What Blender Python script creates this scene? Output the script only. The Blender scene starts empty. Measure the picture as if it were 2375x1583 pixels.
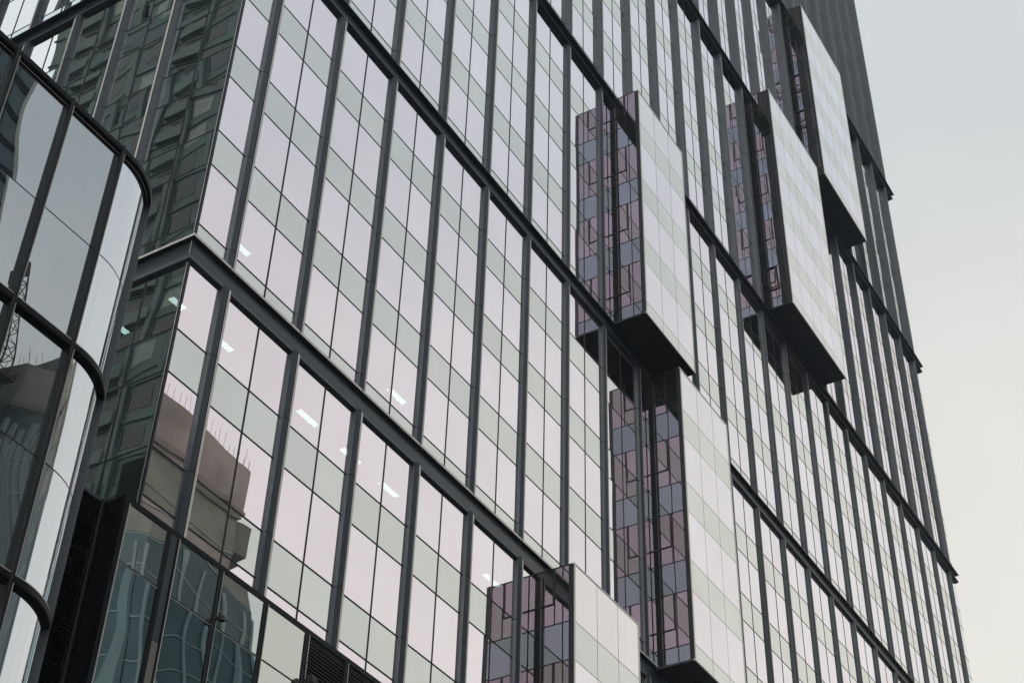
import bpy, math, random
from mathutils import Matrix, Vector

# ------------------------------------------------------------------ camera
G = 31.1                       # street level lies G metres below the tower's reference ledge
CAMROT = ((0.5143804, -0.5574173, -0.6516891), (-0.8571831, -0.3116103, -0.410044), (0.0254926, 0.7695356, -0.6380949))
CAMPOS = (-26.4451, -27.1375, -29.4962)
FPX = 3689.83
sc = bpy.context.scene
cam = bpy.data.cameras.new('camera'); cob = bpy.data.objects.new('camera', cam)
sc.collection.objects.link(cob)
M4 = Matrix([list(CAMROT[0]) + [CAMPOS[0]], list(CAMROT[1]) + [CAMPOS[1]], list(CAMROT[2]) + [CAMPOS[2] + G], [0, 0, 0, 1]])
cob.matrix_world = M4
cam.sensor_width = 36; cam.lens = FPX / 2375 * 36
cam.clip_start = 0.1; cam.clip_end = 3000
sc.camera = cob

# ------------------------------------------------------------------ sky, sun, exposure
SUN = Vector((-0.88, -0.10, 0.46)).normalized()
w = bpy.data.worlds.new('World'); sc.world = w; w.use_nodes = True
nt = w.node_tree; N = nt.nodes; Lk = nt.links
for n in list(N): N.remove(n)
out = N.new('ShaderNodeOutputWorld'); bg = N.new('ShaderNodeBackground'); bg.inputs[1].default_value = 0.1
Lk.new(bg.outputs[0], out.inputs[0])
sky = N.new('ShaderNodeTexSky'); sky.sky_type = 'NISHITA'; sky.sun_disc = False
sky.sun_elevation = math.asin(SUN.z); sky.sun_rotation = math.atan2(SUN.x, SUN.y)
sky.air_density = 1.0; sky.dust_density = 4.0
tc = N.new('ShaderNodeTexCoord')
sep = N.new('ShaderNodeSeparateXYZ'); Lk.new(tc.outputs['Generated'], sep.inputs[0])
ramp = N.new('ShaderNodeValToRGB'); Lk.new(sep.outputs[2], ramp.inputs[0])
el = ramp.color_ramp.elements
el[0].position = 0.0; el[0].color = (0.62, 0.60, 0.56, 1)
el[1].position = 1.0; el[1].color = (0.66, 0.70, 0.76, 1)
for p, c in ((0.30, (0.78, 0.765, 0.71)), (0.50, (0.75, 0.75, 0.715)), (0.63, (0.71, 0.72, 0.71)), (0.72, (0.61, 0.65, 0.67)), (0.85, (0.60, 0.65, 0.675))):
    e = el.new(p); e.color = (*c, 1)
def mathn(op, a, b_=None, clamp=False, tree=None):
    t = tree or nt
    m = t.nodes.new('ShaderNodeMath'); m.operation = op; m.use_clamp = clamp
    for i, v in enumerate((a, b_)):
        if v is None: continue
        if isinstance(v, (int, float)): m.inputs[i].default_value = v
        else: t.links.new(v, m.inputs[i])
    return m.outputs[0]
def dotn(vec):
    d = N.new('ShaderNodeVectorMath'); d.operation = 'DOT_PRODUCT'
    Lk.new(tc.outputs['Generated'], d.inputs[0]); d.inputs[1].default_value = vec
    return d.outputs['Value']
# cloud cover is thinner and brighter around the veiled sun
glow = mathn('POWER', mathn('MAXIMUM', dotn(SUN), 0.0), 2.0)
broad = mathn('MAXIMUM', mathn('ADD', mathn('MULTIPLY', dotn((-0.35, -0.93, 0.0)), 0.5), 0.5), 0.0)
gain = mathn('ADD', mathn('ADD', 1.0, mathn('MULTIPLY', glow, 1.5)), mathn('MULTIPLY', broad, 0.32))
noi = N.new('ShaderNodeTexNoise'); noi.inputs['Scale'].default_value = 1.9; noi.inputs['Detail'].default_value = 5; noi.inputs['Roughness'].default_value = 0.55
Lk.new(tc.outputs['Generated'], noi.inputs['Vector'])
cl = mathn('ADD', 0.79, mathn('MULTIPLY', noi.outputs[0], 0.42))
gain = mathn('MULTIPLY', mathn('MULTIPLY', gain, cl), 10.0)
vm = N.new('ShaderNodeVectorMath'); vm.operation = 'SCALE'
Lk.new(ramp.outputs[0], vm.inputs[0]); Lk.new(gain, vm.inputs['Scale'])
wa = mathn('POWER', mathn('MAXIMUM', dotn((0.93, 0.24, 0.28)), 0.0), 4.0)
wt = N.new('ShaderNodeMixRGB'); wt.blend_type = 'MULTIPLY'; wt.inputs[2].default_value = (1.02, 1.0, 0.965, 1)
Lk.new(wa, wt.inputs[0]); Lk.new(vm.outputs[0], wt.inputs[1]); vm = wt
mx = N.new('ShaderNodeMixRGB'); mx.inputs[0].default_value = 0.96
Lk.new(sky.outputs[0], mx.inputs[1]); Lk.new(vm.outputs[0], mx.inputs[2]); Lk.new(mx.outputs[0], bg.inputs[0])

sl = bpy.data.lights.new('sun', 'SUN'); sl.energy = 0.8; sl.angle = math.radians(25); sl.color = (1.0, 0.97, 0.93)
so = bpy.data.objects.new('sun', sl); sc.collection.objects.link(so)
so.rotation_euler = SUN.to_track_quat('Z', 'Y').to_euler(); so.location = (0, -40, 120)
sc.view_settings.view_transform = 'Standard'; sc.view_settings.look = 'None'
sc.view_settings.exposure = 0.08; sc.view_settings.gamma = 1.0
sc.cycles.max_bounces = 10; sc.cycles.glossy_bounces = 8; sc.cycles.transparent_max_bounces = 12
sc.cycles.caustics_reflective = False

# ------------------------------------------------------------------ materials
def mat_base(name):
    m = bpy.data.materials.new(name); m.use_nodes = True
    t = m.node_tree
    for n in list(t.nodes): t.nodes.remove(n)
    o = t.nodes.new('ShaderNodeOutputMaterial')
    return m, t, o
def paint(name, col, rough=0.4, metal=0.0, spec=0.5, var=0.12, streak=True, scale=1.0):
    m, t, o = mat_base(name)
    p = t.nodes.new('ShaderNodeBsdfPrincipled'); t.links.new(p.outputs[0], o.inputs[0])
    p.inputs['Roughness'].default_value = rough; p.inputs['Metallic'].default_value = metal
    p.inputs['Specular IOR Level'].default_value = spec
    c = t.nodes.new('ShaderNodeTexCoord'); mp = t.nodes.new('ShaderNodeMapping')
    mp.inputs['Scale'].default_value = (7 * scale, 7 * scale, 0.5 * scale) if streak else (scale,) * 3
    t.links.new(c.outputs['Object'], mp.inputs[0])
    n = t.nodes.new('ShaderNodeTexNoise'); n.inputs['Scale'].default_value = 1.0; n.inputs['Detail'].default_value = 4
    t.links.new(mp.outputs[0], n.inputs['Vector'])
    r = t.nodes.new('ShaderNodeMapRange'); r.inputs[1].default_value = 0.3; r.inputs[2].default_value = 0.7
    r.inputs[3].default_value = 1 - var; r.inputs[4].default_value = 1 + var
    t.links.new(n.outputs[0], r.inputs[0])
    v = t.nodes.new('ShaderNodeVectorMath'); v.operation = 'SCALE'; v.inputs[0].default_value = col
    t.links.new(r.outputs[0], v.inputs['Scale']); t.links.new(v.outputs[0], p.inputs['Base Color'])
    r2 = t.nodes.new('ShaderNodeMapRange'); r2.inputs[3].default_value = rough * 0.8; r2.inputs[4].default_value = min(1, rough * 1.25)
    t.links.new(n.outputs[0], r2.inputs[0]); t.links.new(r2.outputs[0], p.inputs['Roughness'])
    return m
def glass(name, tint, r0, power, under, see=None, wave=0.0, wscale=0.5, wscale2=None, pane_var=0.05, rough=0.0, tilt=0.0, streaks=0.0, rmax=1.0, graze=None, soft=0.0):
    """coated glass: reflectance grows with the angle of incidence; behind it dark room (see-through) or panel"""
    m, t, o = mat_base(name)
    nd = t.nodes; lk = t.links
    tcn = nd.new('ShaderNodeTexCoord')
    geo = nd.new('ShaderNodeNewGeometry'); oi = nd.new('ShaderNodeObjectInfo')
    rnd = mathn('FRACT', mathn('ADD', geo.outputs['Random Per Island'], oi.outputs['Random'], tree=t), tree=t)
    lw = nd.new('ShaderNodeLayerWeight'); lw.inputs[0].default_value = 0.5
    f = mathn('POWER', lw.outputs['Facing'], power, tree=t)
    f = mathn('ADD', r0, mathn('MULTIPLY', f, rmax - r0, tree=t), tree=t)
    gl = nd.new('ShaderNodeBsdfGlossy'); gl.inputs['Roughness'].default_value = rough
    # tint with slight variation from pane to pane
    vr = mathn('ADD', 1 - pane_var / 2, mathn('MULTIPLY', rnd, pane_var, tree=t), tree=t)
    if soft > 0:                               # faint reflected-cloud gradient painted into the tint, different on every pane
        so1 = nd.new('ShaderNodeVectorMath'); so1.operation = 'ADD'; lk.new(tcn.outputs['Object'], so1.inputs[0])
        so2 = nd.new('ShaderNodeCombineXYZ'); kk = mathn('MULTIPLY', rnd, 53.0, tree=t)
        for i in range(3): lk.new(kk, so2.inputs[i])
        lk.new(so2.outputs[0], so1.inputs[1])
        sn = nd.new('ShaderNodeTexNoise'); sn.inputs['Scale'].default_value = 0.42; sn.inputs['Detail'].default_value = 2
        lk.new(so1.outputs[0], sn.inputs['Vector'])
        vr = mathn('MULTIPLY', vr, mathn('ADD', 1 - soft / 2, mathn('MULTIPLY', sn.outputs[0], soft, tree=t), tree=t), tree=t)
    if streaks > 0:
        mp = nd.new('ShaderNodeMapping'); mp.inputs['Scale'].default_value = (6, 6, 0.12)
        lk.new(tcn.outputs['Object'], mp.inputs[0])
        ns = nd.new('ShaderNodeTexNoise'); ns.inputs['Scale'].default_value = 1.5; ns.inputs['Detail'].default_value = 5
        lk.new(mp.outputs[0], ns.inputs['Vector'])
        vr = mathn('MULTIPLY', vr, mathn('ADD', 1 - streaks / 2, mathn('MULTIPLY', ns.outputs[0], streaks, tree=t), tree=t), tree=t)
    v = nd.new('ShaderNodeVectorMath'); v.operation = 'SCALE'; v.inputs[0].default_value = tint
    if graze:                                  # the coating shifts colour with the angle of incidence
        gm_ = nd.new('ShaderNodeMixRGB'); gm_.inputs[1].default_value = (*tint, 1); gm_.inputs[2].default_value = (*graze, 1)
        gr = nd.new('ShaderNodeMapRange'); gr.inputs[1].default_value = 0.40; gr.inputs[2].default_value = 0.80
        lk.new(lw.outputs['Facing'], gr.inputs[0]); lk.new(gr.outputs[0], gm_.inputs[0]); lk.new(gm_.outputs[0], v.inputs[0])
    lk.new(vr, v.inputs['Scale']); lk.new(v.outputs[0], gl.inputs['Color'])
    if see:
        u = nd.new('ShaderNodeBsdfTransparent'); u.inputs[0].default_value = (*see, 1)
    else:
        u = nd.new('ShaderNodeBsdfDiffuse'); u.inputs[0].default_value = (*under, 1)
    mix = nd.new('ShaderNodeMixShader')
    lk.new(f, mix.inputs[0]); lk.new(u.outputs[0], mix.inputs[1]); lk.new(gl.outputs[0], mix.inputs[2])
    lk.new(mix.outputs[0], o.inputs[0])
    if wave > 0 or tilt > 0:
        # slow roller-wave distortion of the toughened panes, a different one in every pane
        cmb = nd.new('ShaderNodeVectorMath'); cmb.operation = 'ADD'
        lk.new(tcn.outputs['Object'], cmb.inputs[0])
        off = nd.new('ShaderNodeCombineXYZ'); k = mathn('MULTIPLY', rnd, 37.0, tree=t)
        for i in range(3): lk.new(k, off.inputs[i])
        lk.new(off.outputs[0], cmb.inputs[1])
        mp = nd.new('ShaderNodeMapping'); mp.inputs['Scale'].default_value = (wscale, wscale, (wscale2 or wscale))
        lk.new(cmb.outputs[0], mp.inputs[0])
        n1 = nd.new('ShaderNodeTexNoise'); n1.inputs['Scale'].default_value = 1.0; n1.inputs['Detail'].default_value = 1.0
        lk.new(mp.outputs[0], n1.inputs['Vector'])
        s1 = nd.new('ShaderNodeVectorMath'); s1.operation = 'SUBTRACT'
        lk.new(n1.outputs['Color'], s1.inputs[0]); s1.inputs[1].default_value = (0.5, 0.5, 0.5)
        s2 = nd.new('ShaderNodeVectorMath'); s2.operation = 'SCALE'; lk.new(s1.outputs[0], s2.inputs[0]); s2.inputs['Scale'].default_value = wave
        wn = nd.new('ShaderNodeTexWhiteNoise'); wn.noise_dimensions = '1D'; lk.new(rnd, wn.inputs['W'])
        s3 = nd.new('ShaderNodeVectorMath'); s3.operation = 'SUBTRACT'; lk.new(wn.outputs['Color'], s3.inputs[0]); s3.inputs[1].default_value = (0.5, 0.5, 0.5)
        s4 = nd.new('ShaderNodeVectorMath'); s4.operation = 'SCALE'; lk.new(s3.outputs[0], s4.inputs[0]); s4.inputs['Scale'].default_value = tilt
        a1 = nd.new('ShaderNodeVectorMath'); lk.new(geo.outputs['Normal'], a1.inputs[0]); lk.new(s2.outputs[0], a1.inputs[1])
        a2 = nd.new('ShaderNodeVectorMath'); lk.new(a1.outputs[0], a2.inputs[0]); lk.new(s4.outputs[0], a2.inputs[1])
        nn = nd.new('ShaderNodeVectorMath'); nn.operation = 'NORMALIZE'; lk.new(a2.outputs[0], nn.inputs[0])
        lk.new(nn.outputs[0], gl.inputs['Normal'])
    return m
def emit(name, col, st):
    m, t, o = mat_base(name); e = t.nodes.new('ShaderNodeEmission')
    e.inputs[0].default_value = (*col, 1); e.inputs[1].default_value = st; t.links.new(e.outputs[0], o.inputs[0]); return m

FIN = paint('dark grey coated aluminium', (0.018, 0.026, 0.036), 0.46, 0.0, 0.40, 0.18)
TRIM = paint('pale anodised aluminium edge', (0.52, 0.51, 0.48), 0.45, 0.2, 0.5, 0.10)
BAND = paint('dark grey band panel', (0.020, 0.026, 0.034), 0.38, 0.0, 0.5, 0.12, streak=False, scale=0.6)
TRIMB = paint('bright aluminium edge', (0.50, 0.49, 0.46), 0.35, 0.5, 0.5, 0.08)
SLOT = paint('black shadow gap', (0.003, 0.003, 0.003), 0.9, 0, 0.1, 0.1)  # near-black colour stands in for the shade in the gap beside each fin
BLACK = paint('black frame', (0.009, 0.010, 0.013), 0.5, 0.0, 0.2, 0.15)
GLOSSBLACK = paint('gloss black mullion', (0.006, 0.007, 0.008), 0.35, 0.0, 0.09, 0.12)
SOFFIT = paint('dark soffit panel', (0.026, 0.030, 0.038), 0.45, 0.0, 0.4, 0.10, streak=False)
SLAT = paint('dark louvre slat', (0.055, 0.057, 0.062), 0.40, 0.2, 0.5, 0.10)
VISION = glass('vision glass', (1.0, 0.905, 0.955), 0.73, 2.0, None, see=(0.16, 0.20, 0.19), wave=0.012, wscale=0.35, wscale2=0.25, pane_var=0.05, tilt=0.012, soft=0.10, graze=(0.97, 0.95, 1.0))
BAYTOP = glass('weathered vision glass', (0.99, 0.945, 0.960), 0.64, 2.0, (0.1, 0.08, 0.06), wave=0.006, wscale=0.35, pane_var=0.03, tilt=0.006, graze=(0.985, 0.965, 0.99), streaks=0.14)
SPAN = glass('spandrel glass', (0.87, 0.89, 0.875), 0.56, 2.0, (0.03, 0.035, 0.033), wave=0.014, wscale=0.35, wscale2=0.3, pane_var=0.06, tilt=0.012, soft=0.14, graze=(0.945, 0.945, 0.90))
SIDEV = glass('side vision glass', (0.96, 0.955, 0.94), 0.62, 2.0, None, see=(0.16, 0.20, 0.19), wave=0.015, wscale=0.28, wscale2=0.20, pane_var=0.05, tilt=0.01)
SIDES = glass('side spandrel glass', (0.84, 0.90, 0.90), 0.55, 2.0, (0.03, 0.035, 0.035), wave=0.015, wscale=0.28, wscale2=0.20, pane_var=0.05, tilt=0.01)
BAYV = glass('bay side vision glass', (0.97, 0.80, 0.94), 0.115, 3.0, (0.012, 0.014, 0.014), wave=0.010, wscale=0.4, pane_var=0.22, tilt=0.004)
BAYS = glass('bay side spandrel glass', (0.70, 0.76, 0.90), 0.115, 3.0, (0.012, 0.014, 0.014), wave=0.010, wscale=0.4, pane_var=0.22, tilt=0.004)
CURV = glass('curved building glass', (0.88, 0.95, 0.99), 0.37, 3.0, (0.012, 0.015, 0.016), wave=0.030, wscale=0.35, wscale2=0.22, pane_var=0.04, streaks=0.07, soft=0.10)
CURVB = glass('bent glass', (0.92, 0.955, 1.0), 0.58, 2.0, (0.02, 0.024, 0.026), wave=0.03, wscale=0.9, wscale2=0.05, pane_var=0.02, streaks=0.10)
PODS = glass('podium upper glass', (0.86, 0.93, 0.93), 0.50, 3.0, (0.035, 0.048, 0.050), wave=0.034, wscale=0.50, wscale2=0.28, pane_var=0.05, tilt=0.008)
PODG = glass('podium glass', (0.64, 0.80, 0.84), 0.46, 3.0, (0.004, 0.010, 0.012), wave=0.032, wscale=0.50, wscale2=0.25, pane_var=0.05, tilt=0.008)
PODP = glass('podium spandrel glass', (0.86, 0.87, 0.82), 0.50, 2.0, (0.10, 0.10, 0.09), wave=0.004, pane_var=0.02)
ROOM = paint('dark interior', (0.10, 0.10, 0.10), 0.8, 0, 0.2, 0.1, streak=False)
LAMP = emit('ceiling light diffuser', (0.82, 1.0, 0.95), 9.0)
CONC = paint('bare concrete', (0.42, 0.39, 0.34), 0.85, 0, 0.2, 0.22, streak=False, scale=0.25)
CONCD = paint('weathered concrete', (0.30, 0.28, 0.25), 0.85, 0, 0.2, 0.22, streak=False, scale=0.3)
STEEL = paint('rusty steel', (0.16, 0.10, 0.07), 0.6, 0.2, 0.4, 0.3)
TEAL = paint('dark teal cladding', (0.070, 0.118, 0.132), 0.25, 0.0, 0.5, 0.25, streak=False, scale=0.2)
RIB = paint('pale rib', (0.45, 0.51, 0.50), 0.5, 0, 0.4, 0.1)
WALLG = paint('grey green render', (0.22, 0.31, 0.30), 0.7, 0, 0.3, 0.2, streak=False, scale=0.3)
WIND = paint('dark window', (0.02, 0.035, 0.035), 0.12, 0, 0.5, 0.2, streak=False)
WINL = paint('pale blind window', (0.40, 0.50, 0.46), 0.5, 0, 0.4, 0.2, streak=False)  # paler plain colour for some of the windows, no emission
ASPH = paint('asphalt', (0.06, 0.06, 0.062), 0.85, 0, 0.3, 0.2, streak=False, scale=0.4)
PAVE = paint('paving', (0.22, 0.21, 0.20), 0.8, 0, 0.3, 0.15, streak=False, scale=0.5)
MARK = paint('road paint', (0.7, 0.7, 0.68), 0.6, 0, 0.3, 0.1, streak=False)

# ------------------------------------------------------------------ mesh helpers
def empty(name, loc):
    o = bpy.data.objects.new(name, None); sc.collection.objects.link(o); o.location = (loc[0], loc[1], loc[2]); o.empty_display_size = 0.5
    return o
def root_loc(o):
    l = Vector((0, 0, 0))
    while o is not None: l += o.location; o = o.parent
    return l
class MB:
    def __init__(s): s.v = []; s.f = []
    def add(s, vs, fs):
        k = len(s.v); s.v += [tuple(p) for p in vs]; s.f += [tuple(i + k for i in f) for f in fs]; return s
    def box(s, x0, x1, y0, y1, z0, z1):
        return s.add([(x0, y0, z0), (x1, y0, z0), (x1, y1, z0), (x0, y1, z0), (x0, y0, z1), (x1, y0, z1), (x1, y1, z1), (x0, y1, z1)],
                     [(0, 3, 2, 1), (4, 5, 6, 7), (0, 1, 5, 4), (1, 2, 6, 5), (2, 3, 7, 6), (3, 0, 4, 7)])
    def quad(s, a, b, c, d): return s.add([a, b, c, d], [(0, 1, 2, 3)])
    def prism(s, prof, z0, z1, caps=True):
        n = len(prof)
        vs = [(x, y, z0) for x, y in prof] + [(x, y, z1) for x, y in prof]
        fs = [(i, (i + 1) % n, n + (i + 1) % n, n + i) for i in range(n)]
        if caps: fs += [tuple(range(n - 1, -1, -1)), tuple(range(n, 2 * n))]
        return s.add(vs, fs)
    def sweep(s, rings, caps=True):
        n = len(rings[0]); vs = [p for r in rings for p in r]; fs = []
        for k in range(len(rings) - 1):
            for i in range(n):
                j = (i + 1) % n; fs.append((k * n + i, k * n + j, (k + 1) * n + j, (k + 1) * n + i))
        if caps: fs += [tuple(range(n)), tuple(range((len(rings) - 1) * n + n - 1, (len(rings) - 1) * n - 1, -1))]
        return s.add(vs, fs)
    def tube(s, p, q, r, n=6):
        p = Vector(p); q = Vector(q); d = (q - p).normalized()
        a = d.orthogonal().normalized(); b_ = d.cross(a)
        ring = lambda c: [tuple(c + r * (math.cos(2 * math.pi * i / n) * a + math.sin(2 * math.pi * i / n) * b_)) for i in range(n)]
        return s.sweep([ring(p), ring(q)])
    def build(s, name, mat, parent=None, flip=False, smooth=False):
        me = bpy.data.meshes.new(name)
        l = root_loc(parent) if parent else Vector((0, 0, 0))
        vs = [(x - l.x, y - l.y, z + G - l.z) for x, y, z in s.v]
        me.from_pydata(vs, [], [f[::-1] for f in s.f] if flip else s.f)
        me.materials.append(mat); me.validate()
        if smooth:
            for p in me.polygons: p.use_smooth = True
        o = bpy.data.objects.new(name, me); sc.collection.objects.link(o)
        if parent: o.parent = parent
        return o
def tag(o, label=None, cat=None, group=None, kind=None):
    if label: o['label'] = label
    if cat: o['category'] = cat
    if group: o['group'] = group
    if kind: o['kind'] = kind
    return o
def project(p):
    v = Vector(p) - Vector(CAMPOS); Rm = Matrix(CAMROT)
    c = Rm.transposed() @ v
    if c.z > -0.5: return None
    return (1187.5 + FPX * c.x / -c.z, 791.5 - FPX * c.y / -c.z)
def pix_area(q):
    ps = [project(p) for p in q]
    if any(p is None for p in ps): return 0
    ps = [(min(max(x, 0), 2375), min(max(y, 0), 1583)) for x, y in ps]
    a = 0
    for i in range(len(ps)): x0, y0 = ps[i]; x1, y1 = ps[(i + 1) % len(ps)]; a += x0 * y1 - x1 * y0
    return abs(a) / 2

# ------------------------------------------------------------------ the glass tower
B = 3.5299; H = 4.2; SP = 1.581; XC = -1.65; XR = 82.85; YB = 34.0
FY0, FDY = 3.33, 2.76                         # fin positions on the left face
def in_bay(x, z):
    for (a, c, z0, z1, y, n) in BAYS_: 
        if a * B + 0.05 < x < c * B - 0.05 and z0 < z < z1: return True
    return False
#         xL     xR     z0     z1     y     columns
BAYS_ = [(7.235, 8.765, 20.17, 36.05, -1.92, 3), (13.235, 15.765, 36.97, 57.07, -1.92, 5), (16.235, 18.70, 57.98, 78.08, -1.93, 5),
         (8.22, 9.765, 3.37, 19.27, -1.92, 3), (5.235, 6.75, -14.0, 2.45, -1.93, 3)]
# joint levels where bands sit, with flange projection F, fascia projection Gp, flange bottom, fascia bottom
BANDS = [(-8, 0.15, 0.12, -0.75, -1.60), (-3, 0.15, 0.12, -0.75, -1.60), (1, 0.16, 0.12, -0.75, -1.60), (5, 0.21, 0.16, -0.82, -1.58), (9, 0.33, 0.24, -0.97, -1.54),
         (14, 0.45, 0.33, -1.08, -1.58), (19, 0.60, 0.43, -1.22, -1.66), (28, 0.60, 0.43, -1.22, -1.66)]
FIND = [0.17, 0.17, 0.17, 0.19, 0.29, 0.38, 0.54, 0.54]
KTOP = 33
tower = empty('glass_tower', (XC, 0, 0))
tag(tower, 'tall office tower of pale mirror glass with dark vertical fins and projecting glass bays', 'building')

levels = []                                    # glass rows (z0, z1, kind)
bandrange = {}
for (k, F, Gp, zb, zl) in BANDS: bandrange[k] = (k * H + zl - 0.08, k * H - 0.55)
for k in range(-8, KTOP):
    zT = k * H
    top = zT + H - SP
    levels.append((zT, top, 'v'))
    if k + 1 <= KTOP:
        nb = k + 1
        if nb in bandrange:
            lo, hi = bandrange[nb]
            # vision continues up to the band, short spandrel above it
            levels[-1] = (zT, lo + 0.02, 'v')
            levels.append((hi, nb * H, 's'))
        else: levels.append((top, nb * H, 's'))
GAP = 0.035
vp = []; spn = []
def pane_rows(cols, face):
    for (a, c) in cols:
        for (z0, z1, kd) in levels:
            z0g, z1g = z0 + GAP, z1 - GAP
            if face == 'm':
                if z0 > 80.5 and False: pass
                q = [(a + GAP, 0, z0g), (c - GAP, 0, z0g), (c - GAP, 0, z1g), (a + GAP, 0, z1g)]
            elif face == 'l':
                q = [(XC, c - GAP, z0g), (XC, a + GAP, z0g), (XC, a + GAP, z1g), (XC, c - GAP, z1g)]
            elif face == 'r':
                q = [(XR, a + GAP, z0g), (XR, c - GAP, z0g), (XR, c - GAP, z1g), (XR, a + GAP, z1g)]
            (vp if kd == 'v' else spn).append((pix_area(q) if face != 'r' else 0, q, face))
mcols = [(XC + 0.05, 0.0)]
for i in range(23): mcols += [(i * B, i * B + B / 2), (i * B + B / 2, (i + 1) * B)]
mcols.append((23 * B, XR - 0.05))
lcols = [(0.05, 1.65), (1.65, FY0)]
y = FY0
while y < YB - 3: lcols += [(y, y + FDY / 2), (y + FDY / 2, y + FDY)]; y += FDY
YE = y
rcols = [(0.05 + i * 2.8, 0.05 + (i + 1) * 2.8) for i in range(int(YE / 2.8))]
pane_rows(mcols, 'm'); pane_rows(lcols, 'l'); pane_rows(rcols, 'r')
def emit_panes(lst, name, mats):
    lst.sort(key=lambda t: -t[0])
    for a, q, face in lst[:99]:
        MB().quad(*q).build(name, mats[0 if face == 'm' else 1], tower)
    for fs, mt in ((('m',), mats[0]), (('l', 'r'), mats[1])):
        m = MB()
        for a, q, face in lst[99:]:
            if face in fs: m.quad(*q)
        if m.f: tag(m.build(name, mt, tower), kind='stuff')
emit_panes(vp, 'window_pane', (VISION, SIDEV)); emit_panes(spn, 'spandrel_panel', (SPAN, SIDES))

# frame lines between the panes
fr = MB()
zs = sorted(set([l[0] for l in levels] + [l[1] for l in levels]))
ZT = KTOP * H
for z in zs:
    fr.box(XC, XR, -0.004, 0.12, z - GAP, z + GAP)
    fr.box(XC - 0.004, XC + 0.12, 0.13, YE, z - GAP, z + GAP)
    fr.box(XR - 0.12, XR + 0.004, 0.13, YE, z - GAP, z + GAP)
fr.build('transom_frame', BLACK, tower)
fr = MB()
for i in range(23): x = i * B + B / 2; fr.box(x - GAP, x + GAP, -0.010, 0.10, -G, ZT)
for (a, c) in lcols[1:]:
    fr.box(XC - 0.010, XC + 0.10, a - GAP, a + GAP, -G, ZT)
for (a, c) in rcols[1:]:
    fr.box(XR - 0.10, XR + 0.010, a - GAP, a + GAP, -G, ZT)
fr.build('mullion_frame', BLACK, tower)
# corner post: two pale ribs with a dark slot
cp = MB(); cp.box(XC - 0.03, XC + 0.03, 0.05, 0.085, -G, ZT); cp.box(XC + 0.0, XC + 0.05, -0.03, 0.03, -G, ZT)
cp.box(XC + 0.0, XC + 0.05, -0.03, 0.03, -G, ZT) if False else None
co = cp.build('corner_post', FIN, tower)
MB().box(XC - 0.034, XC - 0.026, 0.03, 0.049, -G, ZT).build('corner_trim', TRIM, co)

# fins, one part for each vertical, cut at every storey joint
modz = []
for m in range(len(BANDS)):
    k0 = BANDS[m][0]; zlo = k0 * H + BANDS[m][3] + 0.02
    if m == 0: zlo = -G
    k1 = BANDS[m + 1][0] if m + 1 < len(BANDS) else KTOP
    zhi = k1 * H + (BANDS[m + 1][4] + 0.10 if m + 1 < len(BANDS) else 0)
    modz.append((zlo, zhi, FIND[m], k0, k1))
def fin_prof(D):
    b_ = [(-0.24, 0.03), (-0.195, -0.68 * D), (-0.04 - 0.05 * (D > .25), -D), (0.0, -D + 0.004), (0.0, -0.015), (0.02, 0.03)]
    if D > 0.25: b_ = [(-0.26, 0.03), (-0.175, -0.90 * D), (-0.14, -0.97 * D), (0.0, -D), (0.0, -0.015), (0.02, 0.03)]
    t_ = [(0.055, 0.03), (0.065, 0.024 - D), (0.18, 0.046 - D), (0.20, 0.03)]
    g_ = [(-0.01, 0.028), (-0.01, -0.012), (0.036, -0.012), (0.036, 0.020 - D), (0.0535, 0.020 - D), (0.0535, 0.028)]  # shade-coloured lining of the gap, also covering the trim's inner side
    return b_, t_, g_
def make_fin(fx, mirror=False):
    body = MB(); trim = MB(); slot = MB()
    for (zlo, zhi, D, k0, k1) in modz:
        b_, t_, g_ = fin_prof(D)
        cuts = [zlo] + [k * H for k in range(-20, 40) if zlo + 0.05 < k * H < zhi - 0.05] + [zhi]
        for mbx, pr in ((body, b_), (trim, t_), (slot, g_)):
            P = [fx(px, py) for px, py in pr]
            if mirror: P = P[::-1]
            for a, c in zip(cuts[:-1], cuts[1:]):
                if mbx is slot: continue
                mbx.prism(P, a + (0.012 if a != zlo else 0), c - (0.012 if c != zhi else 0))
            if mbx is slot: mbx.prism(P, zlo, zhi)
    f = body.build('fin', FIN, tower)
    trim.build('edge_trim', TRIM, f); slot.build('shadow_slot', SLOT, f)
for i in range(24): make_fin(lambda px, py, X=i * B: (X + px, py))
y = FY0
while y <= YE + 0.01:
    make_fin(lambda px, py, Y=y: (XC + py, Y + px), mirror=True); y += FDY

# bands wrapping the corner
for (k, F, Gp, zb, zl) in BANDS:
    z = k * H
    def ring(t, station):
        r = []
        for (d, zz) in t:
            r.append({'l': (XC - d, YE, z + zz), 'c': (XC - d, -d, z + zz), 'r': (XR + 0.15, -d, z + zz)}[station])
        return r
    lip = 0.055 if F > 0.2 else 0.10
    fl = [(-0.03, -0.55), (0.004, -0.55), (F, zb + lip), (F, zb), (F - 0.02, zb - 0.001), (0.0, zb - 0.02), (-0.03, zb - 0.02)]
    web = [(-0.05, zb - 0.005), (0.012, zb - 0.01), (0.012, zb - 0.10), (0.03, zl + 0.32), (Gp, zl + 0.02), (Gp, zl), (Gp - 0.02, zl - 0.02), (-0.02, zl - 0.085), (-0.05, zl - 0.085)]
    o = MB().sweep([ring(fl, s) for s in 'lcr']).build('band_ledge', BAND, tower, flip=True)
    MB().sweep([ring([(F + 0.002, zb + 0.004), (F + 0.006, zb + 0.004), (F + 0.006, zb + lip), (F + 0.002, zb + lip)], s) for s in 'lcr']).build('ledge_trim', TRIM if F < 0.2 else FIN, o, flip=True)
    MB().sweep([ring(web, s) for s in 'lcr']).build('band_fascia', BAND, tower, flip=True)

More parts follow.
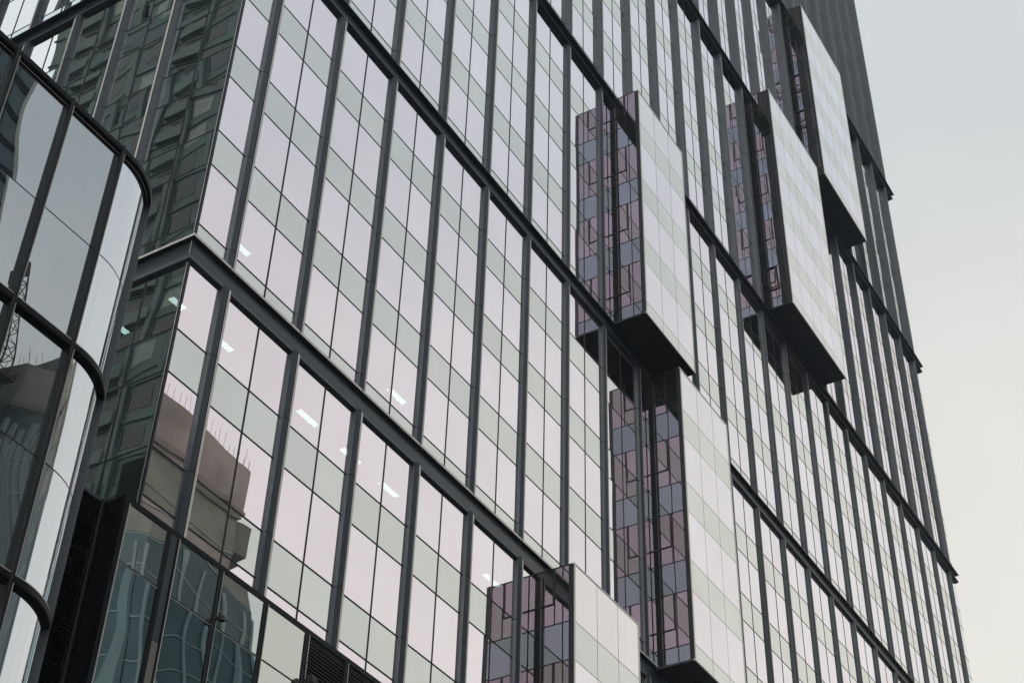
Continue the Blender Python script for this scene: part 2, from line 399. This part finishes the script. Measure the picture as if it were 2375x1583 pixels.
# floors, cores, roof (seen dimly through the glass)
fl = MB()
for k in range(-8, KTOP + 1):
    fl.box(XC + 0.35, XR - 0.35, 0.30, YE - 1, k * H - SP + 0.15, k * H - 0.02)
fl.build('floor_slab', ROOM, tower)
MB().box(XC + 7.0, XR - 7, 7.0, YE - 5, -G, ZT).build('core_wall', ROOM, tower)
MB().box(XC, XR, 0.02, YE, ZT + 0.01, ZT + 0.5).build('roof', BAND, tower)
MB().box(XC, XR, YE + 0.01, YE + 0.3, -G, ZT).build('rear_wall', BAND, tower)

# projecting bays
random.seed(4)
def make_bay(a, c, z0, z1, y, n, opens=()):
    x0, x1 = a * B, c * B
    # frame: solid rim with pale vertical edges
    f = MB()
    f.box(x0 + 0.02, x1 - 0.02, y + 0.03, 0.02, z1 - 0.10, z1)
    f.box(x1 - 0.04, x1, y + 0.02, 0.02, z0, z1 - 0.11)
    f.box(x0 + 0.004, x0 + 0.05, y + 0.02, -0.02, z0 + 0.12, z1 - 0.11)
    fo = f.build('glass_bay', BLACK, tower)
    tr = MB()
    tr.box(x0 + 0.05, x0 + 0.15, y - 0.012, y + 0.05, z0 + 0.06, z1 - 0.05)
    tr.box(x1 - 0.12, x1 - 0.02, y - 0.012, y + 0.05, z0 + 0.06, z1 - 0.05)
    tr.box(x0, x1, y - 0.016, y + 0.05, z0, z0 + 0.055)
    tr.box(x0, x1, y - 0.016, y + 0.05, z1 - 0.05, z1 + 0.02)
    tr.build('edge_trim', TRIMB, fo)
    sd = MB(); sd.box(x0 - 0.006, x0 + 0.045, y + 0.0, y + 0.19, z0 + 0.056, z1 - 0.052); sd.build('edge_post', BLACK, fo)
    so_ = MB(); so_.box(x0 + 0.01, x1 - 0.01, y + 0.06, 0.0, z0 + 0.05, z0 + 0.10)
    for j in range(n):
        sa, sb = x0 + 0.02 + j * (x1 - x0 - .04) / n, x0 + 0.02 + (j + 1) * (x1 - x0 - .04) / n
        so_.box(sa, sb - 0.02, y + 0.07, y + 0.60, z0 + 0.005, z0 + 0.049); so_.box(sa, sb - 0.02, y + 0.65, -0.02, z0 + 0.005, z0 + 0.049)
    so_.build('soffit', SOFFIT, fo)
    ks = sorted([z for z in (list(range(-8, 30)))])
    rows = []
    for k in range(-5, KTOP):
        rows += [(k * H, k * H + H - SP, 'v'), (k * H + H - SP, (k + 1) * H, 's')]
    w0, w1 = x0 + 0.155, x1 - 0.125; cw = (w1 - w0) / n
    ym = -0.03
    ys = y + 0.20
    ysplit = y + 0.80
    back = MB(); back.box(x0 + 0.13, x1 - 0.10, y + 0.012, y + 0.06, z0 + 0.058, z1 - 0.052)
    back.build('front_frame', BLACK, fo)
    for (r0, r1, kd) in rows:
        bars = MB()
        a0, a1 = max(r0, z0 + 0.06), min(r1, z1 - 0.05)
        if a1 - a0 < 0.15: continue
        g = 0.014
        for j in range(n):
            q = [(w0 + j * cw + g, y, a0 + g), (w0 + (j + 1) * cw - g, y, a0 + g), (w0 + (j + 1) * cw - g, y, a1 - g), (w0 + j * cw + g, y, a1 - g)]
            MB().quad(*q).build('window_pane' if kd == 'v' else 'spandrel_panel', (VISION if a1 < z1 - 1 else BAYTOP) if kd == 'v' else SPAN, fo)
        q = [(x0, ym, a0 + .02), (x0, ys, a0 + .02), (x0, ys, a1 - .02), (x0, ym, a1 - .02)]
        MB().quad(*q).build('side_pane' if kd == 'v' else 'side_spandrel', BAYV if kd == 'v' else BAYS, fo)
        bars.box(x0 - 0.012, x0 + 0.003, ys, ym, a1 - 0.025, a1 + 0.02)
        if kd == 'v' and a1 - a0 > 1.6:
            zs_ = r0 + 0.87                       # an opening sash over a small fixed light
            for (xo, ya_, yb_, za_, zb_) in ((0.016, ysplit - 0.02, ysplit + 0.02, a0 + .021, max(zs_, a0) - .036), (0.026, ysplit - 0.02, ysplit + 0.075, max(zs_, a0) + .036, a1 - .026), (0.026, ysplit - .02, ym, zs_ - .035, zs_ + .035)):
                if zb_ > za_ and za_ > a0: bars.box(x0 - xo, x0 + 0.003, ya_, yb_, za_, zb_)
        bars.build('side_frame', BLACK, fo)
    for zo in opens:
        # an awning window pushed open: hinged at its top edge
        k = math.floor(zo / H); zt_ = k * H + H - SP - 0.05; hh = 1.65; d = 0.30
        ya, yb = ysplit + 0.03, ym - 0.25
        w_ = MB(); e = 0.05
        def P(yy, t, off): 
            return (x0 - 0.03 - d * t - off, yy, zt_ - hh * t)
        def bar(y0_, y1_, t0, t1):
            vs = [P(y0_, t0, 0), P(y1_, t0, 0), P(y1_, t1, 0), P(y0_, t1, 0), P(y0_, t0, .05), P(y1_, t0, .05), P(y1_, t1, .05), P(y0_, t1, .05)]
            w_.add(vs, [(0, 3, 2, 1), (4, 5, 6, 7), (0, 1, 5, 4), (1, 2, 6, 5), (2, 3, 7, 6), (3, 0, 4, 7)])
        bar(ya, yb, 0, .05); bar(ya, yb, .93, 1.0); bar(ya, ya + e, .05, .93); bar(yb - e, yb, .05, .93)
        wo = w_.build('open_window', BLACK, fo)
    return fo
make_bay(*BAYS_[0]); make_bay(*BAYS_[1], opens=(40.0,)); make_bay(*BAYS_[2], opens=(66.0, 70.5, 76.0)); make_bay(*BAYS_[3]); make_bay(*BAYS_[4])

# ceiling lights behind the glass
random.seed(2)
CL = [(2.47, 1.60, 2.75, 'white ceiling light just right of the first fin, below the corner ledge'),
      (7.09, 1.60, 2.75, 'longest white ceiling light, right of the second fin below the lowest ledge'),
      (9.60, 1.60, 2.75, 'small wedge of ceiling light cut off by the third fin below the lowest ledge'),
      (11.93, 1.60, 2.75, 'white ceiling light crossing the pane joint right of the third fin below the ledge'),
      (19.03, 1.60, 2.75, 'white ceiling light just above the top edge of the lowest glass bay'),
      (0.11, 1.60, 2.75, 'white ceiling light seen through the glass corner right below the corner ledge'),
      (0.13, 3.96, 2.75, 'white ceiling light in the dark side face beside the curved building'),
      (2.48, 1.60, 6.95, 'white ceiling light just right of the first fin, above the corner ledge'),
      (11.91, 1.60, 6.95, 'white ceiling light right of the third fin, just above the lowest ledge')]
for (xe, y0, z, lab) in CL:
    o = empty('ceiling_light', (xe - 0.6, y0 + 0.11, z + G - 0.03))
    tag(o, lab, 'ceiling light', 'ceiling lights behind the tower glass')
    LL = 0.86 if xe in (2.47, 2.48) else 0.62 if xe < 1 else 1.04
    MB().box(xe - LL, xe, y0, y0 + 0.22, z - 0.035, z - 0.02).build('diffuser', LAMP, o)
    m = MB(); m.box(xe - LL - .02, xe + 0.02, y0 - 0.02, y0 + 0.24, z - 0.019, z + 0.04); m.build('housing', ROOM, o)
    m = MB(); m.tube((xe - 0.8, y0 + 0.11, z + 0.03), (xe - 0.8, y0 + 0.11, (math.floor(z / H) + 1) * H - SP + 0.15), 0.008); m.tube((xe - 0.2, y0 + 0.11, z + 0.03), (xe - 0.2, y0 + 0.11, (math.floor(z / H) + 1) * H - SP + 0.15), 0.008)
    m.build('hanger', ROOM, o)

# ------------------------------------------------------------------ podium with louvres
PY = -1.90; PX = -3.85; PZ = -7.77; LY = -1.19
pod = empty('podium_block', (PX, PY, 0))
tag(pod, 'low dark glass block with black frame and louvres at the foot of the tower', 'building')
posts = [(-2.22, -1.80, 'w'), (-0.19, -0.04, 'n'), (1.68, 1.85, 'n'), (3.52, 3.70, 'n'), (5.36, 5.54, 'n'), (7.22, 7.40, 'n'), (9.08, 9.26, 'n'), (10.94, 11.12, 'n'), (12.8, 12.98, 'n'), (14.66, 14.84, 'n'), (16.5, 16.7, 'n')]
edges = [PX + 0.20] + [p[0] for p in posts]
XPE = 16.7
MB().box(PX, XPE, PY - 0.02, PY + 0.25, PZ - 0.16, PZ).build('coping', GLOSSBLACK, pod)
PJ = [PZ - 0.17, -9.53, -12.9, -14.6, -18.0, -19.7, -23.1, -26.5, -30.0]
for i, (p0, p1, kd) in enumerate(posts):
    if kd == 'w':
        MB().box(p0 + 0.10, p1 - 0.08, PY - 0.03, PY + 0.18, -10.9, PZ - 0.165).build('wide_post', FIN, pod)
        MB().box(p0 + 0.10, p1 - 0.08, PY - 0.03, PY + 0.18, -G, -10.915).build('wide_post', paint('lighter post panel', (0.13, 0.125, 0.12), 0.45, 0.2), pod)
        q = MB(); q.box(p0, p0 + 0.085, PY - 0.06, PY + 0.18, -G, PZ - 0.165); q.box(p1 - 0.065, p1 - 0.02, PY - 0.05, PY + 0.15, -G, PZ - 0.165); q.build('post_frame', GLOSSBLACK, pod)
        MB().box(p1 - 0.018, p1, PY - 0.06, PY + 0.1, -G, PZ - 0.165).build('post_trim', TRIM, pod)
    else:
        P = [(p0, PY + 0.15), (p0 + 0.01, PY - 0.02), (p0 + 0.05, PY - 0.07), (p0 + 0.10, PY - 0.075), (p1 - 0.03, PY - 0.04), (p1 - 0.02, PY + 0.15)]
        po = MB().prism(P, -G, PZ - 0.165).build('post', GLOSSBLACK, pod)
        MB().box(p1 - 0.018, p1, PY - 0.045, PY + 0.1, -G, PZ - 0.165).build('post_trim', TRIM, po)
q = MB(); q.box(PX, PX + 0.10, PY - 0.05, PY + 0.12, -G, PZ - 0.165); q.box(PX + 0.11, PX + 0.165, PY - 0.03, PY + 0.12, -G, PZ - 0.165); q.build('corner_post', GLOSSBLACK, pod)
MB().box(PX + 0.17, PX + 0.19, PY - 0.05, PY + 0.1, -G, PZ - 0.165).build('post_trim', TRIM, pod)
for i in range(len(edges) - 1):
    a = PX + 0.20 if i == 0 else posts[i - 1][1]; c = posts[i][0]
    for j in range(len(PJ) - 1):
        zt_, zb_ = PJ[j], PJ[j + 1]
        if i <= 2 or i > 7:
            MB().quad((a + .01, PY, zb_ + .03), (c - .01, PY, zb_ + .03), (c - .01, PY, zt_ - .01), (a + .01, PY, zt_ - .01)).build('window_pane' if j else 'spandrel_panel', PODG if j else PODS, pod)
        elif i == 3:
            MB().quad((a + .01, PY, zb_ + .03), (c - .01, PY, zb_ + .03), (c - .01, PY, zt_ - .01), (a + .01, PY, zt_ - .01)).build('spandrel_panel', PODP, pod)
    if i in (4, 5, 6, 7):
        m = MB(); zz = PZ - 0.30
        m2 = MB().box(a, c, PY + 0.02, PY + 0.14, PZ - 0.27, PZ - 0.17); m2.build('louvre_frame', GLOSSBLACK, pod)
        while zz > -26:
            m.add([(a, PY - 0.01, zz - 0.05), (c, PY - 0.01, zz - 0.05), (c, PY + 0.09, zz + 0.01), (a, PY + 0.09, zz + 0.01),
                   (a, PY - 0.01, zz - 0.035), (c, PY - 0.01, zz - 0.035), (c, PY + 0.09, zz + 0.025), (a, PY + 0.09, zz + 0.025)],
                  [(0, 3, 2, 1), (4, 5, 6, 7), (0, 1, 5, 4), (1, 2, 6, 5), (2, 3, 7, 6), (3, 0, 4, 7)])
            zz -= 0.107
        m.build('louvre_slats', SLAT, pod)
m = MB()
for z in PJ[1:-1]: m.box(PX + 0.19, XPE, PY - 0.008, PY + 0.05, z - 0.02, z + 0.02)
m.build('transom_frame', GLOSSBLACK, pod)
for z in PJ[1:-1]: MB().box(PX + 0.19, 1.68, PY - 0.014, PY + 0.0, z - 0.035, z - 0.022).build('transom_trim', TRIM, pod)
MB().box(PX + 0.3, XPE - .2, PY + 0.3, -0.75, -G, PZ - 0.4).build('inner_wall', BLACK, pod)
MB().box(PX + 0.02, XPE, PY + 0.26, -0.72, PZ - 0.14, PZ - 0.05).build('roof', BAND, pod)
# left return and louvred wall
m = MB(); m.box(PX, PX + 0.05, PY + 0.13, LY, -G, PZ - 0.10); m.build('return_panel', glass('gloss black panel', (0.5, .55, .55), 0.06, 4.0, (0.008, 0.009, 0.010)), pod)
m = MB(); m.box(PX - 0.004, PX + 0.25, PY + 0.13, LY - 0.001, PZ - 0.095, PZ - 0.005); m.box(PX - 0.012, PX + 0.05, PY + 0.13, LY - .05, -9.55, -9.53); m.build('return_coping', GLOSSBLACK, pod)
P = [(PX - 0.12, LY + 0.02), (PX - 0.13, LY - 0.07), (PX - 0.08, LY - 0.11), (PX - 0.02, LY - 0.09), (PX - 0.015, LY + 0.02)]
m = MB().prism(P, -G, PZ + 0.0).build('end_post', GLOSSBLACK, pod)
m = MB(); zz = PZ - 0.12
while zz > -24:
    a, c = PX - 5.0, PX - 0.10
    m.add([(a, LY - 0.05, zz - 0.03), (c, LY - 0.05, zz - 0.03), (c, LY + 0.03, zz + 0.01), (a, LY + 0.03, zz + 0.01),
           (a, LY - 0.05, zz - 0.02), (c, LY - 0.05, zz - 0.02), (c, LY + 0.03, zz + 0.02), (a, LY + 0.03, zz + 0.02)],
          [(0, 3, 2, 1), (4, 5, 6, 7), (0, 1, 5, 4), (1, 2, 6, 5), (2, 3, 7, 6), (3, 0, 4, 7)])
    zz -= 0.082
m.build('louvre_slats', BLACK, pod)
MB().box(PX - 5.0, PX - 0.10, LY + 0.05, LY + 0.12, -G, PZ - 0.10).build('louvre_back', BLACK, pod)
m = MB(); m.box(PX - 5.0, PX - 0.12, LY - 0.06, LY + 0.15, PZ - 0.085, PZ - 0.035); m.box(PX - 5.0, PX - 0.12, LY - 0.03, LY + 0.15, PZ - 0.03, PZ + 0.04); m.build('louvre_coping', FIN, pod)

# two small floodlights clamped to podium posts
def floodlight(x, y, z, lab, s=1.0, turn=0.0):
    o = empty('floodlight', (x, y, z + G)); tag(o, lab, 'floodlight', 'floodlights clamped to the podium posts')
    m = MB()
    m.add([(x - .02 * s, y - .30 * s, z - .10 * s), (x + .20 * s, y - .30 * s, z - .10 * s), (x + .20 * s, y - .10 * s, z - .10 * s), (x - .02 * s, y - .10 * s, z - .10 * s),
           (x + .0 * s, y - .24 * s, z + .10 * s), (x + .20 * s, y - .24 * s, z + .10 * s), (x + .20 * s, y - .10 * s, z + .12 * s), (x + .0 * s, y - .10 * s, z + .12 * s)],
          [(0, 3, 2, 1), (4, 5, 6, 7), (0, 1, 5, 4), (1, 2, 6, 5), (2, 3, 7, 6), (3, 0, 4, 7)])
    m.build('housing', BLACK, o)
    m = MB(); m.box(x - .03, x + .03, y - .12 * s, y, z - .03, z + .03); m.box(x - 0.012, x + 0.012, y - .30 * s, y - .10 * s, z - .14 * s, z - .105 * s); m.build('bracket', BLACK, o)
    MB().add([(x + .21 * s, y - .33 * s, z - .13 * s), (x + .23 * s, y - .33 * s, z - .13 * s), (x + .23 * s, y - .08 * s, z + .09 * s), (x + .21 * s, y - .08 * s, z + .09 * s),
              (x + .21 * s, y - .35 * s, z - .11 * s), (x + .23 * s, y - .35 * s, z - .11 * s), (x + .23 * s, y - .10 * s, z + .11 * s), (x + .21 * s, y - .10 * s, z + .11 * s)],
             [(0, 3, 2, 1), (4, 5, 6, 7), (0, 1, 5, 4), (1, 2, 6, 5), (2, 3, 7, 6), (3, 0, 4, 7)]).build('visor', SLAT, o)
floodlight(-0.10, PY - 0.06, -9.33, 'small black floodlight on the post between two dark glass panes', 0.75)
floodlight(3.60, PY - 0.06, -9.36, 'small black floodlight on the post left of the louvres', 1.15)

# ------------------------------------------------------------------ curved building in front
CY = -3.55; gy = CY + 0.14
cb = empty('curved_building', (-9.0, CY, 0))
tag(cb, 'dark framed glass building with rounded corner in the left foreground', 'building')
TR = [0.0, -6.44, -12.61, -18.8, -25.0]
cx, cyy, RO = -7.6, -1.30, 2.25
A1 = math.radians(46.5)
arc = [A1 * i / 16 for i in range(17)]
def pt(r, a): return (cx + r * math.sin(a), cyy - r * math.cos(a))
ms = [-7.80, -9.66, -11.52, -13.38, -15.24, -17.1]
XE = -17.1
for t_i, z in enumerate(TR):
    hgt = 0.20
    prof = [(0.16, z - hgt), (0.02, z - hgt), (0.0, z - hgt + 0.03), (0.0, z - 0.03), (0.02, z), (0.16, z)]
    rings = [[(XE, CY + d, zz) for d, zz in prof], [(cx, CY + d, zz) for d, zz in prof]]
    for a in arc[1:]: rings.append([(*pt(RO - d, a), zz) for d, zz in prof])
    o = MB().sweep(rings).build('transom', GLOSSBLACK, cb, flip=False)
    # fine pale bead under / over the transom
    pr = [(0.10, z - hgt - 0.055), (0.09, z - hgt - 0.055), (0.09, z - hgt - 0.045), (0.10, z - hgt - 0.045)] if t_i == 0 else [(0.03, z + 0.004), (0.02, z + 0.004), (0.02, z + 0.02), (0.03, z + 0.02)]
    rings = [[(XE, CY + d, zz) for d, zz in pr], [(cx, CY + d, zz) for d, zz in pr]]
    for a in arc[1:]: rings.append([(*pt(RO - d, a), zz) for d, zz in pr])
    MB().sweep(rings).build('transom_trim', TRIM, o)
for x in ms:
    P = [(x - 0.085, gy + 0.02), (x - 0.085, CY + 0.04), (x - 0.07, CY - 0.01), (x - 0.04, CY - 0.035), (x - 0.01, CY - 0.035), (x + 0.02, CY - 0.01), (x + 0.035, CY + 0.04), (x + 0.035, gy + 0.02)]
    o = MB()
    for a, c in zip([-G] + TR[::-1][:-1], TR[::-1]): o.prism(P, a + 0.003, c - 0.003)
    o = o.build('mullion', GLOSSBLACK, cb)
    P = [(x + 0.05, gy + 0.02), (x + 0.05, CY + 0.015), (x + 0.058, CY + 0.005), (x + 0.068, CY + 0.015), (x + 0.068, gy + 0.02)]
    MB().prism(P, -G, -0.01).build('mullion_trim', TRIM, o)
for i, x in enumerate(ms[:-1]):
    xl = ms[i + 1]
    for a, c in zip(TR[:-1], TR[1:]):
        mid = a - 3.52 if a == 0 else a - 3.26
        for (z1, z0) in ((a - 0.2, mid + 0.018), (mid - 0.018, c)):
            MB().quad((xl, gy, z0), (x, gy, z0), (x, gy, z1), (xl, gy, z1)).build('window_pane', CURV, cb)
rg = RO - 0.14
for a, c in zip(TR[:-1], TR[1:]):
    mid = a - 3.52 if a == 0 else a - 3.26
    m = MB()
    rings = [[(XE, gy + d, zz) for d, zz in ((0.004, mid - .02), (0.03, mid - .02), (0.03, mid + .02), (0.004, mid + .02))]]
    for q in arc: rings.append([(*pt(rg - d, q), zz) for d, zz in ((0.004, mid - .02), (0.03, mid - .02), (0.03, mid + .02), (0.004, mid + .02))])
    m.sweep(rings).build('glazing_joint', BLACK, cb)
    for (z1, z0) in ((a - 0.2, mid + 0.018), (mid - 0.018, c)):
        g = MB(); n = 48; A0 = math.asin(max(-1, (-7.74 - cx) / rg))
        vs = []; fs = []
        for j in range(n + 1):
            q = A0 + (A1 - A0) * j / n; px, py = pt(rg, q); vs += [(px, py, z0), (px, py, z1)]
        for j in range(n): fs.append((2 * j, 2 * j + 2, 2 * j + 3, 2 * j + 1))
        g.add(vs, fs); g.build('curved_pane', CURVB, cb, smooth=True)
# end post and return
ex, ey = pt(RO, A1); ix, iy = pt(RO - 0.20, A1)
tx, ty = math.cos(A1), math.sin(A1)
P = [(ix, iy), (ex, ey), (ex + 0.05 * tx, ey + 0.05 * ty), (ex + 0.03 * tx - .04, ey + 0.16), (ix + 0.16 * tx, iy + 0.16 * ty)]
o = MB(); 
for a, c in ((-G, -9.72), (-9.71, -3.53), (-3.52, 0.0)): o.prism(P, a, c)
o = o.build('end_post', FIN, cb)
P = [(ex + 0.052 * tx, ey + 0.052 * ty), (ex + 0.075 * tx, ey + 0.075 * ty), (ex + 0.07 * tx - .02, ey + 0.12), (ex + .03, ey + 0.11)]
MB().prism(P, -G, -0.01).build('post_trim', TRIM, o)
o = MB().box(ex - 0.25, ex - 0.12, ey + 0.17, 6.0, -G, -0.05).build('return_wall', BAND, cb)
MB().box(XE, ex - 0.30, CY + 0.9, 6.0, -G, -0.6).build('inner_wall', BLACK, cb)
MB().box(XE, -7.6, CY + 0.16, 6.0, -0.24, -0.08).build('roof', BAND, cb)

# ------------------------------------------------------------------ street and the buildings across it (seen in the glass)
hm = bpy.data.materials.new('city haze'); hm.use_nodes = True
for n_ in list(hm.node_tree.nodes): hm.node_tree.nodes.remove(n_)
ho = hm.node_tree.nodes.new('ShaderNodeOutputMaterial'); hv = hm.node_tree.nodes.new('ShaderNodeVolumePrincipled')
hv.inputs['Color'].default_value = (0.74, 0.86, 1.0, 1); hv.inputs['Density'].default_value = 0.00022; hv.inputs['Anisotropy'].default_value = 0.2
hm.node_tree.links.new(hv.outputs[0], ho.inputs['Volume'])
hz = MB().box(-410, 410, -410, 410, -G - 1, 190 - G).build('haze', hm); tag(hz, kind='stuff')
gm = MB().quad((-400, -400, -G), (400, -400, -G), (400, 400, -G), (-400, 400, -G)).build('ground', ASPH); tag(gm, kind='structure')
pv = MB().box(-60, 120, -9, 60, -G - 0.2, -G + 0.12).build('pavement', PAVE); tag(pv, kind='structure')
random.seed(7)
# tower under construction
B1 = empty('construction_tower', (70, -95, 0)); tag(B1, 'unfinished concrete tower with starter bars on top and ribbed glass below, across the street', 'building')
foot = [(87.5, -80), (87.5, -125), (59.5, -125), (59.5, -96.6), (70.5, -80)]
def inset(p, d): 
    c0 = (75, -102); return [(x + (c0[0] - x) * d, y_ + (c0[1] - y_) * d) for x, y_ in p]
MB().prism(foot, -G, 57.5).build('glass_wall', TEAL, B1)
MB().prism([(87.5, -80), (87.5, -125), (66.0, -125), (66.0, -88), (70.5, -80)], 57.51, 70.0).build('concrete_wall', CONC, B1)
MB().prism([(65.9, -125), (59.5, -125), (59.5, -96.6), (65.9, -87.2)], 57.51, 70.0).build('glass_wall', TEAL, B1)
MB().prism(inset(foot, 0.0), 70.01, 76.6).build('concrete_top', CONC, B1)
MB().prism(inset(foot, -0.012), 70.2, 71.0).build('ledge', CONCD, B1)
MB().box(87.6, 90.4, -96, -80.6, 66.5, 70.6).build('side_ledge', CONCD, B1)
rb = MB(); st = MB()
for j in range(len(foot)):
    p, q = foot[j], foot[(j + 1) % len(foot)]
    L = math.dist(p, q); n = int(L / 1.75); nx, ny = (q[1] - p[1]) / L, -(q[0] - p[0]) / L
    for i in range(n + 1):
        t = i / n; x = p[0] + (q[0] - p[0]) * t; y_ = p[1] + (q[1] - p[1]) * t
        if i % 2 == 0: rb.box(x - 0.13, x + 0.13, y_ - 0.4, y_ + 0.4, -G, 67.0 if x < 65 and y_ < -86 else 56.0)
    n = int(L / 0.9)
    for i in range(n + 1):
        t = i / n; x = p[0] + (q[0] - p[0]) * t; y_ = p[1] + (q[1] - p[1]) * t
        x += (75 - x) * 0.015; y_ += (-102 - y_) * 0.015
        hh = random.uniform(1.0, 2.6); st.tube((x, y_, 76.5), (x + random.uniform(-.15, .15), y_, 76.6 + hh), 0.022, 4)
for i in range(12):
    t = (i + 0.5) / 12; x = 59.5 + 6.4 * t; y_ = -96.6 + 9.4 * t; rb.box(x - 0.2, x + 0.2, y_ - 0.3, y_ + 0.3, -G, 68.5 - 0.5 * (i % 3))
rb.build('rib', RIB, B1); tag(st.build('starter_bar', STEEL, B1), kind='stuff')
MB().box(62, 74, -104, -92, 76.61, 79.0).build('core_top', CONCD, B1)
fl = MB()
for i in range(24): fl.prism(inset(foot, -0.004), -G + 4.2 * i, -G + 4.2 * i + 0.16)
fl.build('floor_band', RIB, B1)
# tower crane beside it
CR = empty('tower_crane', (56.6, -97, 0)); tag(CR, 'lattice mast of a tower crane beside the unfinished tower', 'crane')
def lattice(m, x, y_, z0, z1, wd, st_=2.0):
    c = [(x - wd, y_ - wd), (x + wd, y_ - wd), (x + wd, y_ + wd), (x - wd, y_ + wd)]
    for a in c: m.tube((*a, z0), (*a, z1), 0.09, 4)
    z = z0; s = 0
    while z < z1 - st_ / 2:
        for i in range(4):
            a, b_ = c[i], c[(i + 1) % 4]
            m.tube((*a, z), (*b_, z), 0.05, 4); m.tube((*(a if s else b_), z), (*(b_ if s else a), min(z + st_, z1)), 0.05, 4)
        z += st_; s ^= 1
m = MB(); lattice(m, 56.6, -97, -G, 86, 0.8); m.build('mast', STEEL, CR)
m = MB(); m.box(55.2, 58.0, -98.4, -95.6, 72.0, 72.2); m.box(55.2, 55.3, -98.4, -95.6, 72.2, 73.2); m.box(57.9, 58.0, -98.4, -95.6, 72.2, 73.2); m.build('platform', STEEL, CR)
m = MB(); m.box(55.6, 57.4, -98, -96, 86, 88.0); m.build('cab', STEEL, CR)
m = MB(); m.tube((56.6, -97, 88), (56.6, -97, 93), 0.15, 4); m.tube((56.0, -97, 93), (57.2, -97, 93), 0.1, 4); m.build('mast_head', STEEL, CR)
# dark gridded tower
B2 = empty('dark_tower', (30, -105, 0)); tag(B2, 'tall dark teal glass tower with fine horizontal lines, across the street', 'building')
MB().box(0, 46.6, -130, -90, -G, 150).build('wall', TEAL, B2)
m = MB()
z = -G + 2
while z < 150:
    for d in (0, 0.35, 0.7): m.box(-0.1, 46.7, -90.0, -89.85, z + d, z + d + 0.12)
    z += 4.0
m.build('floor_lines', BLACK, B2)
m = MB()
for i in range(18): m.box(i * 2.75 - .05, i * 2.75 + .05, -90.0, -89.9, -G, 150)
m.build('mullion', BLACK, B2)
MB().box(46.6, 47.0, -90.4, -89.8, -G, 150.2).build('corner_trim', TRIM, B2)
# residential block reflected in the tower's side
B3 = empty('apartment_block', (-42, 30, 0)); tag(B3, 'grey green apartment block with dark windows facing the tower side', 'building')
X3 = -34.0; Y0, Y1 = 4.0, 56.0; Z3 = 92
MB().box(X3 - 18, X3, Y0, Y1, -G, Z3).build('wall', WALLG, B3)
led = MB(); wd = MB(); wl = MB(); bal = MB()
z = -G + 1.0; fl_i = 0
while z < Z3 - 3:
    led.box(X3, X3 + 0.12, Y0 - .1, Y1 + .1, z + 2.80, z + 2.92)
    yy = Y0 + 1.0; j = 0
    while yy < Y1 - 3:
        t = (j % 4)
        if t == 0:
            wd.box(X3 - 0.1, X3 + 0.03, yy, yy + 2.6, z + 0.2, z + 2.4); bal.box(X3 + 0.04, X3 + 0.5, yy - 0.1, yy + 2.7, z - 0.1, z + 0.05); bal.box(X3 + 0.44, X3 + 0.5, yy - 0.1, yy + 2.7, z + 0.06, z + 1.0)
            yy += 3.6
        elif t == 2:
            wd.box(X3 - 0.1, X3 + 0.03, yy, yy + 1.6, z + 0.9, z + 2.4); yy += 2.4
        else:
            (wl if random.random() < 0.35 else wd).box(X3 - 0.1, X3 + 0.03, yy, yy + 1.9, z + 0.7, z + 2.4); yy += 2.7
        j += 1
    z += 3.1
for i in range(14): MB().box(X3 + 0.001, X3 + 0.35, Y0 + 4.1 + 3.85 * i - 0.25, Y0 + 4.1 + 3.85 * i + 0.25, -G, Z3 - 0.1).build('pier', WALLG, B3)
led.build('ledge', WALLG, B3); wd.build('window', WIND, B3); wl.build('pale_window', WINL, B3); bal.build('balcony', WALLG, B3)
MB().box(X3 - 18.2, X3 + 0.5, Y0 - .3, Y1 + .3, Z3 + 0.01, Z3 + 1.0).build('roof', CONCD, B3)
